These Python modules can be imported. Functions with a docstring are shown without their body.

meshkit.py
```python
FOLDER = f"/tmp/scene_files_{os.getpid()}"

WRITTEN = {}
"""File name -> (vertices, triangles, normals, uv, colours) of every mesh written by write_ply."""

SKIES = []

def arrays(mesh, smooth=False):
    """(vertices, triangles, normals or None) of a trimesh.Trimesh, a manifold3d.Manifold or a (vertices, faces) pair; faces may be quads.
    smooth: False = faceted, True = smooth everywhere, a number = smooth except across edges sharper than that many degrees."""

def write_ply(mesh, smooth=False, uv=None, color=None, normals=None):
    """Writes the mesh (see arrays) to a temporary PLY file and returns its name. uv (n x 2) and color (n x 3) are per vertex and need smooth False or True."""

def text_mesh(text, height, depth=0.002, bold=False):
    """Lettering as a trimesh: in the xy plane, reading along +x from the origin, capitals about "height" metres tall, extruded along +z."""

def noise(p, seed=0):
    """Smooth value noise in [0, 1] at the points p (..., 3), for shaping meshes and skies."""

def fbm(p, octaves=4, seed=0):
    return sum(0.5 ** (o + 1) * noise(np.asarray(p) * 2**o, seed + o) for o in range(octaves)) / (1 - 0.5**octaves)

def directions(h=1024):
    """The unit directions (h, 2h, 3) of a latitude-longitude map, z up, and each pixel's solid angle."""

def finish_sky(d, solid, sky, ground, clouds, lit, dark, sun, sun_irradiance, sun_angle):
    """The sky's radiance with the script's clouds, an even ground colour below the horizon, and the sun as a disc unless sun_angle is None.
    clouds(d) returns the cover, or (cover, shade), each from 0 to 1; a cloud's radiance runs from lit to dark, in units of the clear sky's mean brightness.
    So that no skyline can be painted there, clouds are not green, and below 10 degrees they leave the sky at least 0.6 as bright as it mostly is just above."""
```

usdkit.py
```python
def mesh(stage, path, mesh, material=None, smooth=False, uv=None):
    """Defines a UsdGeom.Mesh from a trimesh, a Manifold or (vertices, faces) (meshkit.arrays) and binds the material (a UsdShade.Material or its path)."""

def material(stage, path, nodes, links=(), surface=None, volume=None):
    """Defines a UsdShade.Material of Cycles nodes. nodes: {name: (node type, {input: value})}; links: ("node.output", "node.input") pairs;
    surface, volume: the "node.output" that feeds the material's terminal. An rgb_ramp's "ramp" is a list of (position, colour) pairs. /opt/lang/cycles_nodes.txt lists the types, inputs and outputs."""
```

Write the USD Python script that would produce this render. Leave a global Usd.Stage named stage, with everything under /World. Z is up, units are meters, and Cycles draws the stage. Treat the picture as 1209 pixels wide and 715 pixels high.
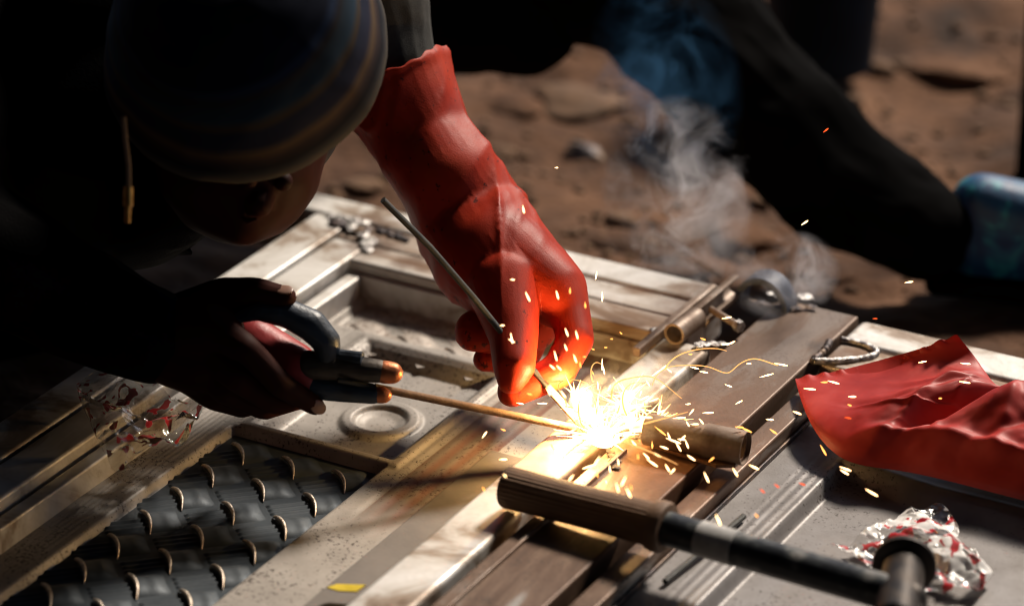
import math, numpy as np, trimesh, manifold3d as m3, usdkit
from meshkit import fbm, noise
from pxr import Usd, UsdGeom, UsdLux, UsdShade, Sdf, Gf
from manifold3d import Manifold

stage = Usd.Stage.CreateInMemory()
UsdGeom.SetStageUpAxis(stage, 'Z'); UsdGeom.SetStageMetersPerUnit(stage, 1.0)
UsdGeom.Xform.Define(stage, '/World'); UsdGeom.Scope.Define(stage, '/World/Looks')

# ------------------------------------------------------------------ camera, sky, sun, exposure
F = 4000.0; PITCH = math.radians(25.4); TH = math.radians(29.3); DIST = 3.3; ZG = 0.12
HEAD = np.array([-math.sin(TH), math.cos(TH), 0]); RIGHT = np.array([math.cos(TH), math.sin(TH), 0])
FW = HEAD * math.cos(PITCH) - np.array([0, 0, math.sin(PITCH)]); UP = HEAD * math.sin(PITCH) + np.array([0, 0, math.cos(PITCH)])
EYE = np.array([0, 0, ZG]) - DIST * FW
cam = UsdGeom.Camera.Define(stage, '/World/camera')
cam.AddTransformOp().Set(Gf.Matrix4d(*[float(x) for row in ([*RIGHT, 0], [*UP, 0], [*(-FW), 0], [*EYE, 1]) for x in row]))
cam.CreateHorizontalApertureAttr(36.0); cam.CreateVerticalApertureAttr(36.0 * 605 / 1024)
cam.CreateFocalLengthAttr(36.0 * F / 1209); cam.CreateClippingRangeAttr(Gf.Vec2f(0.05, 1000))
cam.CreateFStopAttr(2.6); cam.CreateFocusDistanceAttr(3.06)
cam.CreateExposureAttr(0.45)

SUN_AZ, SUN_EL = math.radians(38), math.radians(43)            # azimuth to the right of the view
sd = (HEAD * math.cos(SUN_AZ) + RIGHT * math.sin(SUN_AZ)) * math.cos(SUN_EL) + np.array([0, 0, math.sin(SUN_EL)])
usdkit.material(stage, '/World/Looks/sky_look', {
    's': ('sky_texture', dict(sky_type='single_scattering', sun_disc=False, sun_elevation=SUN_EL, sun_rotation=math.atan2(sd[0], sd[1]))),
    'b': ('background_shader', dict(strength=0.05))}, [('s.color', 'b.color')], surface='b.background')
dome = UsdLux.DomeLight.Define(stage, '/World/sky')
UsdShade.MaterialBindingAPI.Apply(dome.GetPrim()).Bind(UsdShade.Material.Get(stage, '/World/Looks/sky_look'))
sun = UsdLux.DistantLight.Define(stage, '/World/sun')
sun.CreateIntensityAttr(1.25); sun.CreateAngleAttr(9.0); sun.CreateNormalizeAttr(True); sun.CreateColorAttr(Gf.Vec3f(1, .89, .76))
zx = sd; xx = np.cross([0, 0, 1.], zx); xx /= np.linalg.norm(xx); yx = np.cross(zx, xx)
sun.AddTransformOp().Set(Gf.Matrix4d(*[float(v) for row in ([*xx, 0], [*yx, 0], [*zx, 0], [0, 0, 5, 1]) for v in row]))

# ------------------------------------------------------------------ helpers
def at(px, py, z=ZG):
    d = FW + RIGHT * (px - 604.5) / F - UP * (py - 357.5) / F
    return EYE + (z - EYE[2]) / d[2] * d
def dep(px, py, d):
    return EYE + d * (FW + RIGHT * (px - 604.5) / F - UP * (py - 357.5) / F)
used = {}
def numbered(parent, name):
    k = used.get((parent, name), 0); used[(parent, name)] = k + 1
    return f'{parent}/{name}' + (f'_{k:03d}' if k else '')
def tag(p, label=None, cat=None, group=None, kind=None):
    for k, v in (('label', label), ('category', cat), ('group', group), ('kind', kind)):
        if v: p.SetCustomDataByKey(k, v)
    return p
def thing(name, label, cat, loc=(0, 0, 0), group=None):
    x = UsdGeom.Xform.Define(stage, numbered('/World', name))
    x.AddTranslateOp().Set(Gf.Vec3d(*[float(v) for v in loc]))
    return tag(x.GetPrim(), label, cat, group)
def origin(prim):
    p, o = prim, np.zeros(3)
    while p and p.GetPath() != Sdf.Path('/World'):
        if p.IsA(UsdGeom.Xformable):
            o = o + np.array(UsdGeom.Xformable(p).GetLocalTransformation().ExtractTranslation())
        p = p.GetParent()
    return o
def obj(name, mesh, mat, parent=None, label=None, smooth=35, uv=None, kind=None):
    path = numbered(str(parent.GetPath()) if parent else '/World', name)
    if hasattr(mesh, 'to_mesh'):
        mm = mesh.to_mesh(); mesh = trimesh.Trimesh(mm.vert_properties[:, :3], mm.tri_verts, process=False)
    if isinstance(mesh, tuple): 
        f = np.asarray(mesh[1])
        if f.shape[1] == 4: f = np.vstack([f[:, [0, 1, 2]], f[:, [0, 2, 3]]])
        mesh = trimesh.Trimesh(mesh[0], f, process=False)
    if parent: mesh = trimesh.Trimesh(mesh.vertices - origin(parent), mesh.faces, process=False)
    p = usdkit.mesh(stage, path, mesh, M[mat], smooth=smooth, uv=uv).GetPrim()
    return tag(p, label, kind=kind)
def cat(ms):
    return trimesh.util.concatenate(ms)
def tm(man):
    mm = man.to_mesh(); return trimesh.Trimesh(np.array(mm.vert_properties[:, :3]), np.array(mm.tri_verts), process=False)
def sph(p, r, seg=20):
    return Manifold.sphere(float(r), seg).translate([float(v) for v in p])
def bone(p0, r0, p1, r1, seg=20):
    return Manifold.batch_hull([sph(p0, r0, seg), sph(p1, r1, seg)])
def chain(pts, seg=20):
    """pts: (point, radius) along a limb"""
    return Manifold.batch_boolean([bone(*pts[i], *pts[i + 1], seg) for i in range(len(pts) - 1)], m3.OpType.Add)
def union(ms): return Manifold.batch_boolean(list(ms), m3.OpType.Add)
def organic(man, edge, it=12):
    t = tm(man.refine_to_length(edge)); t = trimesh.Trimesh(t.vertices, t.faces); t.merge_vertices()
    trimesh.smoothing.filter_taubin(t, lamb=.55, nu=.56, iterations=it)
    return t
def rbox(x0, x1, y0, y1, z0, z1, r=.003, seg=12):
    return Manifold.batch_hull([sph((x, y, z), r, seg) for x in (x0 + r, x1 - r) for y in (y0 + r, y1 - r) for z in (z0 + r, z1 - r)])
def frame_of(d):
    d = np.asarray(d, float); d = d / np.linalg.norm(d)
    a = np.cross(d, [0, 0, 1.] if abs(d[2]) < .9 else [1., 0, 0]); a /= np.linalg.norm(a)
    return d, a, np.cross(a, d)
def tube(pts, rad, n=14, cap=True, flat=1.0):
    p = np.asarray(pts, float); t = np.gradient(p, axis=0); t /= np.linalg.norm(t, axis=1)[:, None] + 1e-12
    _, a0, _ = frame_of(t[0]); rad = np.broadcast_to(rad, len(p)); V = []
    for i in range(len(p)):
        a = a0 - t[i] * (a0 @ t[i]); a /= np.linalg.norm(a); a0 = a; b = np.cross(t[i], a)
        th = np.arange(n) * 2 * np.pi / n
        V.append(p[i] + rad[i] * (np.cos(th)[:, None] * a + flat * np.sin(th)[:, None] * b))
    V = np.vstack(V); f = []
    for i in range(len(p) - 1):
        for j in range(n):
            k = (j + 1) % n; f += [[i * n + j, i * n + k, (i + 1) * n + k], [i * n + j, (i + 1) * n + k, (i + 1) * n + j]]
    if cap:
        V = np.vstack([V, p[:1], p[-1:]]); c0 = len(V) - 2; L = (len(p) - 1) * n
        for j in range(n):
            k = (j + 1) % n; f += [[c0, k, j], [c0 + 1, L + j, L + k]]
    return trimesh.Trimesh(V, f, process=False)
def pipe(p0, p1, r, ri, n=28):
    """hollow pipe with open ends"""
    p0, p1 = np.asarray(p0, float), np.asarray(p1, float)
    m = Manifold.cylinder(float(np.linalg.norm(p1 - p0)), r, r, n) - Manifold.cylinder(float(np.linalg.norm(p1 - p0)) + .02, ri, ri, n).translate([0, 0, -.01])
    return place(m, p0, p1)
def place(m, p0, p1):
    d, a, b = frame_of(np.asarray(p1) - np.asarray(p0))
    return m.transform(np.array([[a[0], b[0], d[0], p0[0]], [a[1], b[1], d[1], p0[1]], [a[2], b[2], d[2], p0[2]]]))
def lathe(prof, p0, p1, n=40):
    """profile of (radius, height along the axis) revolved about p0->p1; height 0 is p0"""
    d, a, b = frame_of(np.asarray(p1, float) - np.asarray(p0, float)); prof = np.asarray(prof, float)
    th = np.arange(n) * 2 * np.pi / n; V = []
    for r, h in prof: V.append(np.asarray(p0) + d * h + r * (np.cos(th)[:, None] * a + np.sin(th)[:, None] * b))
    f = []
    for i in range(len(prof) - 1):
        for j in range(n):
            k = (j + 1) % n; f += [[i * n + j, i * n + k, (i + 1) * n + k], [i * n + j, (i + 1) * n + k, (i + 1) * n + j]]
    return trimesh.Trimesh(np.vstack(V), f, process=False)
def grid(P):
    h, w = P.shape[:2]; i = np.arange(h * w).reshape(h, w)
    q = np.stack([i[:-1, :-1], i[:-1, 1:], i[1:, 1:], i[1:, :-1]], -1).reshape(-1, 4)
    return trimesh.Trimesh(P.reshape(-1, 3), np.vstack([q[:, [0, 1, 2]], q[:, [0, 2, 3]]]), process=False)
def sstep(x, a, b):
    t = np.clip((x - a) / (b - a), 0, 1); return t * t * (3 - 2 * t)
def interp(keys, s):
    k = np.array([x[0] for x in keys], float); v = np.array([x[1] for x in keys], float)
    return np.stack([np.interp(s, k, v[:, i]) for i in range(v.shape[1])], -1)
rng = np.random.default_rng(7)

# ------------------------------------------------------------------ materials
M = {}
def mat(name, nodes, links, surface='p.BSDF', volume=None):
    M[name] = usdkit.material(stage, f'/World/Looks/{name}', nodes, links, surface=surface, volume=volume)
def mottled(name, ramp, scale=20, detail=6, rough=(.4, .6), metallic=0., bump=.1, bscale=200, bdist=.002, stretch=(1, 1, 1), dist=0., spec=.5, speck=None, extra=None, burn=None):
    """a base colour from a noise ramp, roughness from the same noise, fine bump, and dark specks when asked"""
    N = {'g': ('geometry', {}), 'mp': ('mapping', dict(scale=stretch)),
         'n': ('noise_texture', dict(scale=scale, detail=detail, roughness=.62, distortion=dist)),
         'r': ('rgb_ramp', dict(ramp=ramp)), 'rr': ('map_range', dict(from_min=.3, from_max=.7, to_min=rough[0], to_max=rough[1], clamp=True)),
         'bn': ('noise_texture', dict(scale=bscale, detail=4, roughness=.6)), 'bu': ('bump', dict(strength=bump, distance=bdist)),
         'p': ('principled_bsdf', dict(metallic=metallic, specular_ior_level=spec, **(extra or {})))}
    L = [('g.position', 'mp.vector'), ('mp.vector', 'n.vector'), ('n.fac', 'r.fac'), ('n.fac', 'rr.value'), ('rr.result', 'p.roughness'),
         ('g.position', 'bn.vector'), ('bn.fac', 'bu.height'), ('bu.normal', 'p.normal')]
    col = 'r.color'
    if speck:
        s, lo, hi, c = speck
        N |= {'sn': ('noise_texture', dict(scale=s, detail=3, roughness=.7)), 'sn2': ('noise_texture', dict(scale=s * .06, detail=2)),
              'sm': ('math', dict(math_type='multiply_add', value2=.35)), 'sr': ('rgb_ramp', dict(ramp=[(0, (0, 0, 0)), (lo, (0, 0, 0)), (hi, (1, 1, 1)), (1, (1, 1, 1))])),
              'sx': ('mix', dict(color2=c))}
        L += [('g.position', 'sn.vector'), ('g.position', 'sn2.vector'), ('sn2.fac', 'sm.value1'), ('sn.fac', 'sm.value3'), ('sm.value', 'sr.fac'), ('sr.color', 'sx.fac'), ('r.color', 'sx.color1')]
        col = 'sx.color'
    for i, (bx, by, b0, b1, c) in enumerate(burn or []):
        N |= {f'bd{i}': ('vector_math', dict(math_type='distance', vector2=(bx * 1.1, by * 1.1, .12))), f'bq{i}': ('math', dict(math_type='multiply_add', value2=.05)), f'bm{i}': ('map_range', dict(range_type='smoothstep', from_min=b1 + .025, from_max=b0 + .025, to_min=0, to_max=.72, clamp=True)), f'bc{i}': ('mix', dict(color2=c))}
        L += [('g.position', f'bd{i}.vector1'), ('bn2.fac', f'bq{i}.value1'), (f'bd{i}.value', f'bq{i}.value3'), (f'bq{i}.value', f'bm{i}.value'), (f'bm{i}.result', f'bc{i}.fac'), (col, f'bc{i}.color1')]
        col = f'bc{i}.color'
    if burn: N['bn2'] = ('noise_texture', dict(scale=45, detail=5, roughness=.65)); L.append(('g.position', 'bn2.vector'))
    L += [(col, 'p.base_color')]
    mat(name, N, L)
DK, BR, SV = (.018, .014, .014), (.10, .045, .02), (.35, .33, .32)
BURN = [(-.20, .078, .012, .045, BR), (-.172, .045, .012, .042, BR), (.150, .075, .015, .07, BR), (.165, .10, .01, .045, DK), (.285, .05, .012, .05, BR), (-.207, .074, .004, .022, DK), (-.176, .050, .004, .020, DK), (.205, .118, .01, .04, DK), (-.12, .03, .005, .03, BR), (.165, -.20, .02, .16, (.17, .085, .045))]
mottled('soil', [(.3, (.018, .008, .004)), (.45, (.066, .031, .016)), (.58, (.118, .058, .031)), (.75, (.18, .098, .056))], scale=7, detail=9, rough=(.85, 1), bump=.6, bscale=60, bdist=.01, spec=.2)
mottled('stone', [(.3, (.08, .044, .025)), (.7, (.17, .10, .06))], scale=25, rough=(.8, .95), bump=.4, bscale=90, bdist=.004, spec=.2)
mottled('galvanised', [(.3, (.10, .055, .03)), (.42, (.27, .215, .17)), (.5, (.50, .475, .445)), (.62, (.64, .62, .60)), (.75, (.72, .71, .70))], scale=11, detail=9, rough=(.62, .48), metallic=.45, bump=.12, bscale=160, dist=.8, burn=BURN)
mottled('stained_steel', [(.3, (.085, .042, .02)), (.43, (.20, .13, .085)), (.53, (.44, .395, .35)), (.65, (.60, .57, .54)), (.8, (.68, .66, .64))], scale=12, detail=9, rough=(.62, .46), metallic=.45, bump=.12, bscale=160, dist=1.0, stretch=(.45, 1, 1), burn=BURN)
mottled('rusty_plate', [(.3, (.04, .018, .009)), (.43, (.095, .05, .028)), (.53, (.16, .10, .066)), (.60, (.33, .305, .28)), (.8, (.42, .40, .38))], scale=17, detail=9, rough=(.6, .42), metallic=.3, bump=.12, bscale=220, dist=.9, stretch=(1, .3, 1), burn=[(.185, -.17, .05, .20, (.20, .075, .024)), (.24, .02, .12, .26, (.10, .058, .036)), (.165, .10, .02, .06, DK), (.285, .05, .005, .03, DK)], speck=(420, .76, .82, (.02, .012, .008)))
mottled('grey_sheet', [(.3, (.20, .18, .16)), (.55, (.28, .255, .23)), (.8, (.35, .325, .30))], scale=22, detail=7, rough=(.62, .5), metallic=.25, bump=.18, bscale=500, bdist=.001, speck=(300, .76, .83, (.05, .037, .03)))
mottled('strip_grey', [(.3, (.10, .088, .08)), (.7, (.17, .15, .135))], scale=20, rough=(.6, .5), metallic=.2, bump=.15, bscale=400, bdist=.001)
mottled('fluted_sheet', [(.3, (.20, .12, .09)), (.55, (.29, .20, .16)), (.8, (.38, .30, .26))], scale=18, detail=7, rough=(.6, .45), metallic=.3, bump=.15, bscale=400, bdist=.001, stretch=(1, .25, 1))
mottled('panel_right', [(.3, (.125, .112, .105)), (.55, (.18, .167, .162)), (.8, (.23, .217, .213))], scale=24, detail=8, rough=(.6, .45), metallic=.3, bump=.2, bscale=420, bdist=.001, speck=(260, .78, .85, (.05, .04, .035)))
mottled('woven_shaded', [(.3, (.022, .030, .038)), (.6, (.05, .060, .070)), (.8, (.09, .098, .105))], scale=40, rough=(.6, .42), metallic=.45, bump=.12, bscale=400, bdist=.001)  # dark blue copy of the woven steel, body shade put into its colour
mottled('woven_sunlit', [(.3, (.27, .23, .195)), (.6, (.43, .385, .345)), (.8, (.5, .46, .42))], scale=30, rough=(.55, .4), metallic=.4, bump=.12, bscale=400, bdist=.001, speck=(240, .75, .8, (.1, .06, .04)))  # bright copy of the same woven steel, sunlight put into its colour
mottled('bare_glint_edge', [(.3, (.32, .25, .19)), (.7, (.62, .54, .46))], scale=200, rough=(.3, .45), metallic=.8, bump=.5, bscale=500, bdist=.002)  # bare lip metal, with the warm glint of the arc put into its colour
mottled('weld_bead', [(.3, (.07, .06, .06)), (.5, (.35, .33, .32)), (.7, (.7, .68, .65))], scale=120, rough=(.3, .5), metallic=.85, bump=.6, bscale=260, bdist=.003)
mottled('scorched', [(.35, (.015, .014, .017)), (.5, (.06, .045, .045)), (.65, (.22, .15, .10))], scale=60, rough=(.4, .65), metallic=.6, bump=.4, bscale=260, bdist=.002)
mottled('blued_steel', [(.3, (.012, .016, .03)), (.6, (.05, .06, .09)), (.8, (.06, .065, .075))], scale=50, rough=(.55, .7), metallic=.25, bump=.3, bscale=200)
mottled('pipe_steel', [(.3, (.10, .055, .032)), (.55, (.22, .16, .12)), (.8, (.34, .29, .25))], scale=40, rough=(.6, .45), metallic=.3, bump=.15, bscale=300)
mottled('glove_rubber', [(.3, (.19, .012, .004)), (.5, (.30, .020, .006)), (.75, (.37, .034, .010))], scale=14, detail=7, rough=(.40, .58), bump=.3, bscale=700, bdist=.0008, spec=.14, speck=(110, .80, .86, (.08, .010, .007)))
mottled('glove_rubber_dusty', [(.3, (.24, .012, .009)), (.48, (.34, .023, .017)), (.62, (.40, .045, .038)), (.85, (.45, .085, .075))], scale=13, detail=7, rough=(.44, .60), spec=.3, bump=.16, bscale=800, bdist=.0006)
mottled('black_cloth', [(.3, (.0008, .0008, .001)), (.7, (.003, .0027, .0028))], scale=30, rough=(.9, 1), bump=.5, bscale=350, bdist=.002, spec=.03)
mottled('grey_cloth', [(.3, (.035, .034, .033)), (.7, (.07, .068, .064))], scale=40, rough=(.9, 1), bump=.5, bscale=900, bdist=.001, spec=.1)
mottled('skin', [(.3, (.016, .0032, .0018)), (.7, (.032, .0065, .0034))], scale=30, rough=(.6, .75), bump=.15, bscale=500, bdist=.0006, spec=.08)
mottled('nail', [(.3, (.16, .085, .06)), (.7, (.2, .11, .08))], scale=30, rough=(.35, .45), bump=.05)
mottled('hair', [(.3, (.004, .003, .003)), (.7, (.01, .008, .007))], scale=60, rough=(.6, .8), bump=.5, bscale=300)
mottled('holder_red', [(.3, (.20, .010, .012)), (.7, (.30, .022, .022))], scale=40, rough=(.35, .5), bump=.15)
mottled('holder_blue', [(.3, (.010, .014, .022)), (.6, (.02, .035, .06)), (.8, (.05, .08, .12))], scale=50, rough=(.4, .6), bump=.3, bscale=300)
mottled('holder_jaw', [(.3, (.03, .024, .02)), (.7, (.10, .08, .065))], scale=60, rough=(.45, .65), metallic=.4, bump=.3)
mottled('copper', [(.3, (.30, .09, .035)), (.7, (.45, .16, .07))], scale=60, rough=(.35, .5), metallic=.7, bump=.3)
mottled('electrode_flux', [(.3, (.13, .075, .045)), (.7, (.22, .14, .09))], scale=90, rough=(.75, .9), bump=.3, bscale=500, spec=.2)
mottled('dark_rod', [(.3, (.014, .014, .013)), (.7, (.04, .039, .035))], scale=60, rough=(.5, .7), metallic=.3, bump=.2)
mottled('brown_grip', [(.3, (.11, .06, .034)), (.7, (.19, .115, .07))], scale=30, detail=7, rough=(.55, .75), bump=.25, bscale=300, spec=.3)
mottled('black_paint', [(.3, (.006, .007, .010)), (.5, (.012, .015, .02)), (.56, (.045, .05, .05)), (.66, (.17, .16, .15))], scale=32, detail=8, rough=(.3, .55), bump=.25, bscale=200)
mottled('hammer_steel', [(.3, (.012, .009, .008)), (.7, (.06, .046, .036))], scale=60, rough=(.4, .6), metallic=.6, bump=.25)
mottled('tape', [(.3, (.22, .21, .20)), (.7, (.42, .41, .40))], scale=60, rough=(.4, .6), bump=.1)
mottled('shoe_blue', [(.42, (.003, .045, .13)), (.54, (.004, .075, .18)), (.60, (.015, .20, .27)), (.72, (.03, .26, .33))], scale=26, detail=3, rough=(.5, .6), bump=.2, dist=1.2)
mottled('bucket_blue', [(.3, (.004, .007, .012)), (.7, (.010, .018, .03))], scale=20, rough=(.5, .7), bump=.1, spec=.1)
mottled('yellow_plastic', [(.3, (.45, .33, .01)), (.7, (.6, .45, .03))], scale=40, rough=(.4, .5), bump=.1)
mottled('gold_metal', [(.3, (.5, .25, .06)), (.7, (.7, .42, .14))], scale=80, rough=(.2, .35), metallic=1., bump=.3, bscale=600)
mottled('cord', [(.3, (.16, .10, .06)), (.7, (.25, .17, .11))], scale=80, rough=(.8, .9), bump=.3)
# plaid hat: pale stitched bands that follow the distance from the crown (uv.x) over dark navy
mat('plaid', {'u': ('uvmap', dict(attribute='st')), 's': ('separate_xyz', {}), 'nz': ('noise_texture', dict(scale=14, detail=3)), 'ad': ('math', dict(math_type='multiply_add', value2=.035)),
     'r': ('rgb_ramp', dict(ramp=[(0, (.002, .003, .008)), (.50, (.002, .004, .012)), (.53, (.012, .022, .05)), (.57, (.014, .012, .014)), (.595, (.012, .02, .03)), (.66, (.014, .03, .05)), (.70, (.04, .028, .018)), (.73, (.01, .014, .03)), (.80, (.012, .014, .03)), (.845, (.075, .048, .028)), (.88, (.03, .02, .02)), (.93, (.004, .005, .01)), (.965, (.02, .02, .024)), (1, (.05, .045, .04))])),
     'w': ('noise_texture', dict(scale=700, detail=2)), 'bu': ('bump', dict(strength=.3, distance=.001)), 'g': ('geometry', {}),
     'p': ('principled_bsdf', dict(roughness=.9, specular_ior_level=.1))},
    [('u.UV', 's.vector'), ('g.position', 'nz.vector'), ('nz.fac', 'ad.value1'), ('s.x', 'ad.value3'), ('ad.value', 'r.fac'), ('r.color', 'p.base_color'), ('g.position', 'w.vector'), ('w.fac', 'bu.height'), ('bu.normal', 'p.normal')])
def band_sheet():
    p = '/World/Looks/grey_sheet'
    def node(n, kind, **kw):
        sh = UsdShade.Shader.Define(stage, f'{p}/{n}'); sh.CreateIdAttr('cycles_' + kind)
        for k, v in kw.items():
            if isinstance(v, str): sh.CreateInput(k, Sdf.ValueTypeNames.Token).Set(v)
            elif isinstance(v, tuple): sh.CreateInput(k, Sdf.ValueTypeNames.Float3).Set(Gf.Vec3f(*v))
            else: sh.CreateInput(k, Sdf.ValueTypeNames.Float).Set(v)
        return sh
    def link(a, ao, b, bi): b.CreateInput(bi, Sdf.ValueTypeNames.Token).ConnectToSource(a.CreateOutput(ao, Sdf.ValueTypeNames.Token))
    get = lambda n: UsdShade.Shader(stage.GetPrimAtPath(f'{p}/{n}'))
    sx = node('sx_', 'separate_xyz'); link(get('g'), 'position', sx, 'vector')
    nz = node('nz_', 'noise_texture', scale=30.0, detail=4.0); link(get('g'), 'position', nz, 'vector')
    nw = node('nw_', 'math', math_type='multiply_add', value2=.03); link(nz, 'fac', nw, 'value1')
    def ramp(src, out, lo, hi, n):
        r = node(n, 'map_range', range_type='smoothstep', from_min=lo, from_max=hi, to_min=0.0, to_max=1.0); r.CreateInput('clamp', Sdf.ValueTypeNames.Bool).Set(True); link(src, out, r, 'value'); return r
    a = ramp(sx, 'x', .0570, .0585, 'ra_'); b = ramp(sx, 'x', .1085, .1070, 'rb_')
    link(sx, 'y', nw, 'value3'); c = ramp(nw, 'value', -.40, -.33, 'rc_')
    sn = node('st_', 'math', math_type='multiply', value2=373.0); link(sx, 'x', sn, 'value1')
    si = node('si_', 'math', math_type='sine'); link(sn, 'value', si, 'value1')
    s2 = node('s2_', 'math', math_type='multiply_add', value2=.28, value3=.55); link(si, 'value', s2, 'value1')
    m1 = node('m1_', 'math', math_type='multiply'); link(a, 'result', m1, 'value1'); link(b, 'result', m1, 'value2')
    m2 = node('m2_', 'math', math_type='multiply'); link(m1, 'value', m2, 'value1'); link(c, 'result', m2, 'value2')
    m3_ = node('m3_', 'math', math_type='multiply'); link(m2, 'value', m3_, 'value1'); link(s2, 'value', m3_, 'value2')
    mx = node('mx_', 'mix', color2=(.13, .055, .035)); link(m3_, 'value', mx, 'fac')
    link(get('sx'), 'color', mx, 'color1'); get('p').GetInput('base_color').ConnectToSource(mx.CreateOutput('color', Sdf.ValueTypeNames.Token))
band_sheet()
def film(name, clear, white, red, gr=.08):
    """thin clear wrapping with red and white print"""
    mat(name, {'g': ('geometry', {}), 'n': ('noise_texture', dict(scale=46, detail=1, distortion=1.2)), 'n2': ('noise_texture', dict(scale=24, detail=1)),
         'w': ('rgb_ramp', dict(ramp=[(0, (0, 0, 0)), (white, (0, 0, 0)), (white + .02, (1, 1, 1)), (1, (1, 1, 1))])),
         'rd': ('rgb_ramp', dict(ramp=[(0, (0, 0, 0)), (red, (0, 0, 0)), (red + .015, (1, 1, 1)), (1, (1, 1, 1))])),
         'pc': ('mix', dict(color1=(.72, .70, .68), color2=(.42, .012, .015))), 'mx': ('math', dict(math_type='maximum')),
         'bnd': ('math', dict(math_type='multiply', value2=.92)),
         'pr': ('principled_bsdf', dict(roughness=.3, specular_ior_level=.6)), 't': ('transparent_bsdf', dict(color=(.93, .92, .9))),
         'gl': ('glossy_bsdf', dict(roughness=gr, color=(.9, .9, .9))), 'fr': ('fresnel', dict(IOR=1.5)), 'fm': ('math', dict(math_type='multiply_add', value2=1.3, value3=clear)),
         'bn': ('noise_texture', dict(scale=130, detail=3)), 'bu': ('bump', dict(strength=.5, distance=.002)),
         'pane': ('mix_closure', {}), 'out': ('mix_closure', {})},
        [('g.position', 'n.vector'), ('g.position', 'n2.vector'), ('n.fac', 'rd.fac'), ('n2.fac', 'w.fac'), ('rd.color', 'pc.fac'), ('pc.color', 'pr.base_color'),
         ('rd.color', 'mx.value1'), ('w.color', 'mx.value2'), ('mx.value', 'bnd.value1'), ('g.position', 'bn.vector'), ('bn.fac', 'bu.height'), ('bu.normal', 'gl.normal'),
         ('fr.fac', 'fm.value1'), ('fm.value', 'pane.fac'), ('t.BSDF', 'pane.closure1'), ('gl.BSDF', 'pane.closure2'),
         ('bnd.value', 'out.fac'), ('pane.closure', 'out.closure1'), ('pr.BSDF', 'out.closure2')], surface='out.closure')
film('film_clear', .16, .70, .57); film('film_print', .03, .45, .56, .28)
def glow(name, c, s): mat(name, {'e': ('emission', dict(color=c, strength=s))}, [], surface='e.emission')
glow('arc_white', (1, .58, .20), 11); glow('arc_flare', (1, .52, .14), 6); glow('spark_hot', (1, .60, .26), 5.0); glow('spark_warm', (1, .38, .08), 2.6); glow('spark_red', (1, .10, .02), 1.3); glow('trail', (1, .46, .14), 1.2)
def smoke(name, colour, dens, scale, lo, hi, dist=1.2, rough=.6):
    mat(name, {'g': ('geometry', {}), 'tc': ('texture_coordinate', {}), 'n': ('noise_texture', dict(scale=scale, detail=4, roughness=rough, distortion=dist)),
         'm': ('map_range', dict(range_type='smoothstep', from_min=lo, from_max=hi, to_min=0, to_max=dens, clamp=True)),
         'ed': ('gradient_texture', dict(gradient_type='spherical')), 'mp': ('mapping', {}), 'mu': ('math', dict(math_type='multiply')),
         'v': ('principled_volume', dict(color=colour, anisotropy=.2))},
        [('g.position', 'n.vector'), ('n.fac', 'm.value'), ('tc.object', 'ed.vector'), ('ed.fac', 'mu.value1'), ('m.result', 'mu.value2'), ('mu.value', 'v.density')], surface=None, volume='v.volume')

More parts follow.
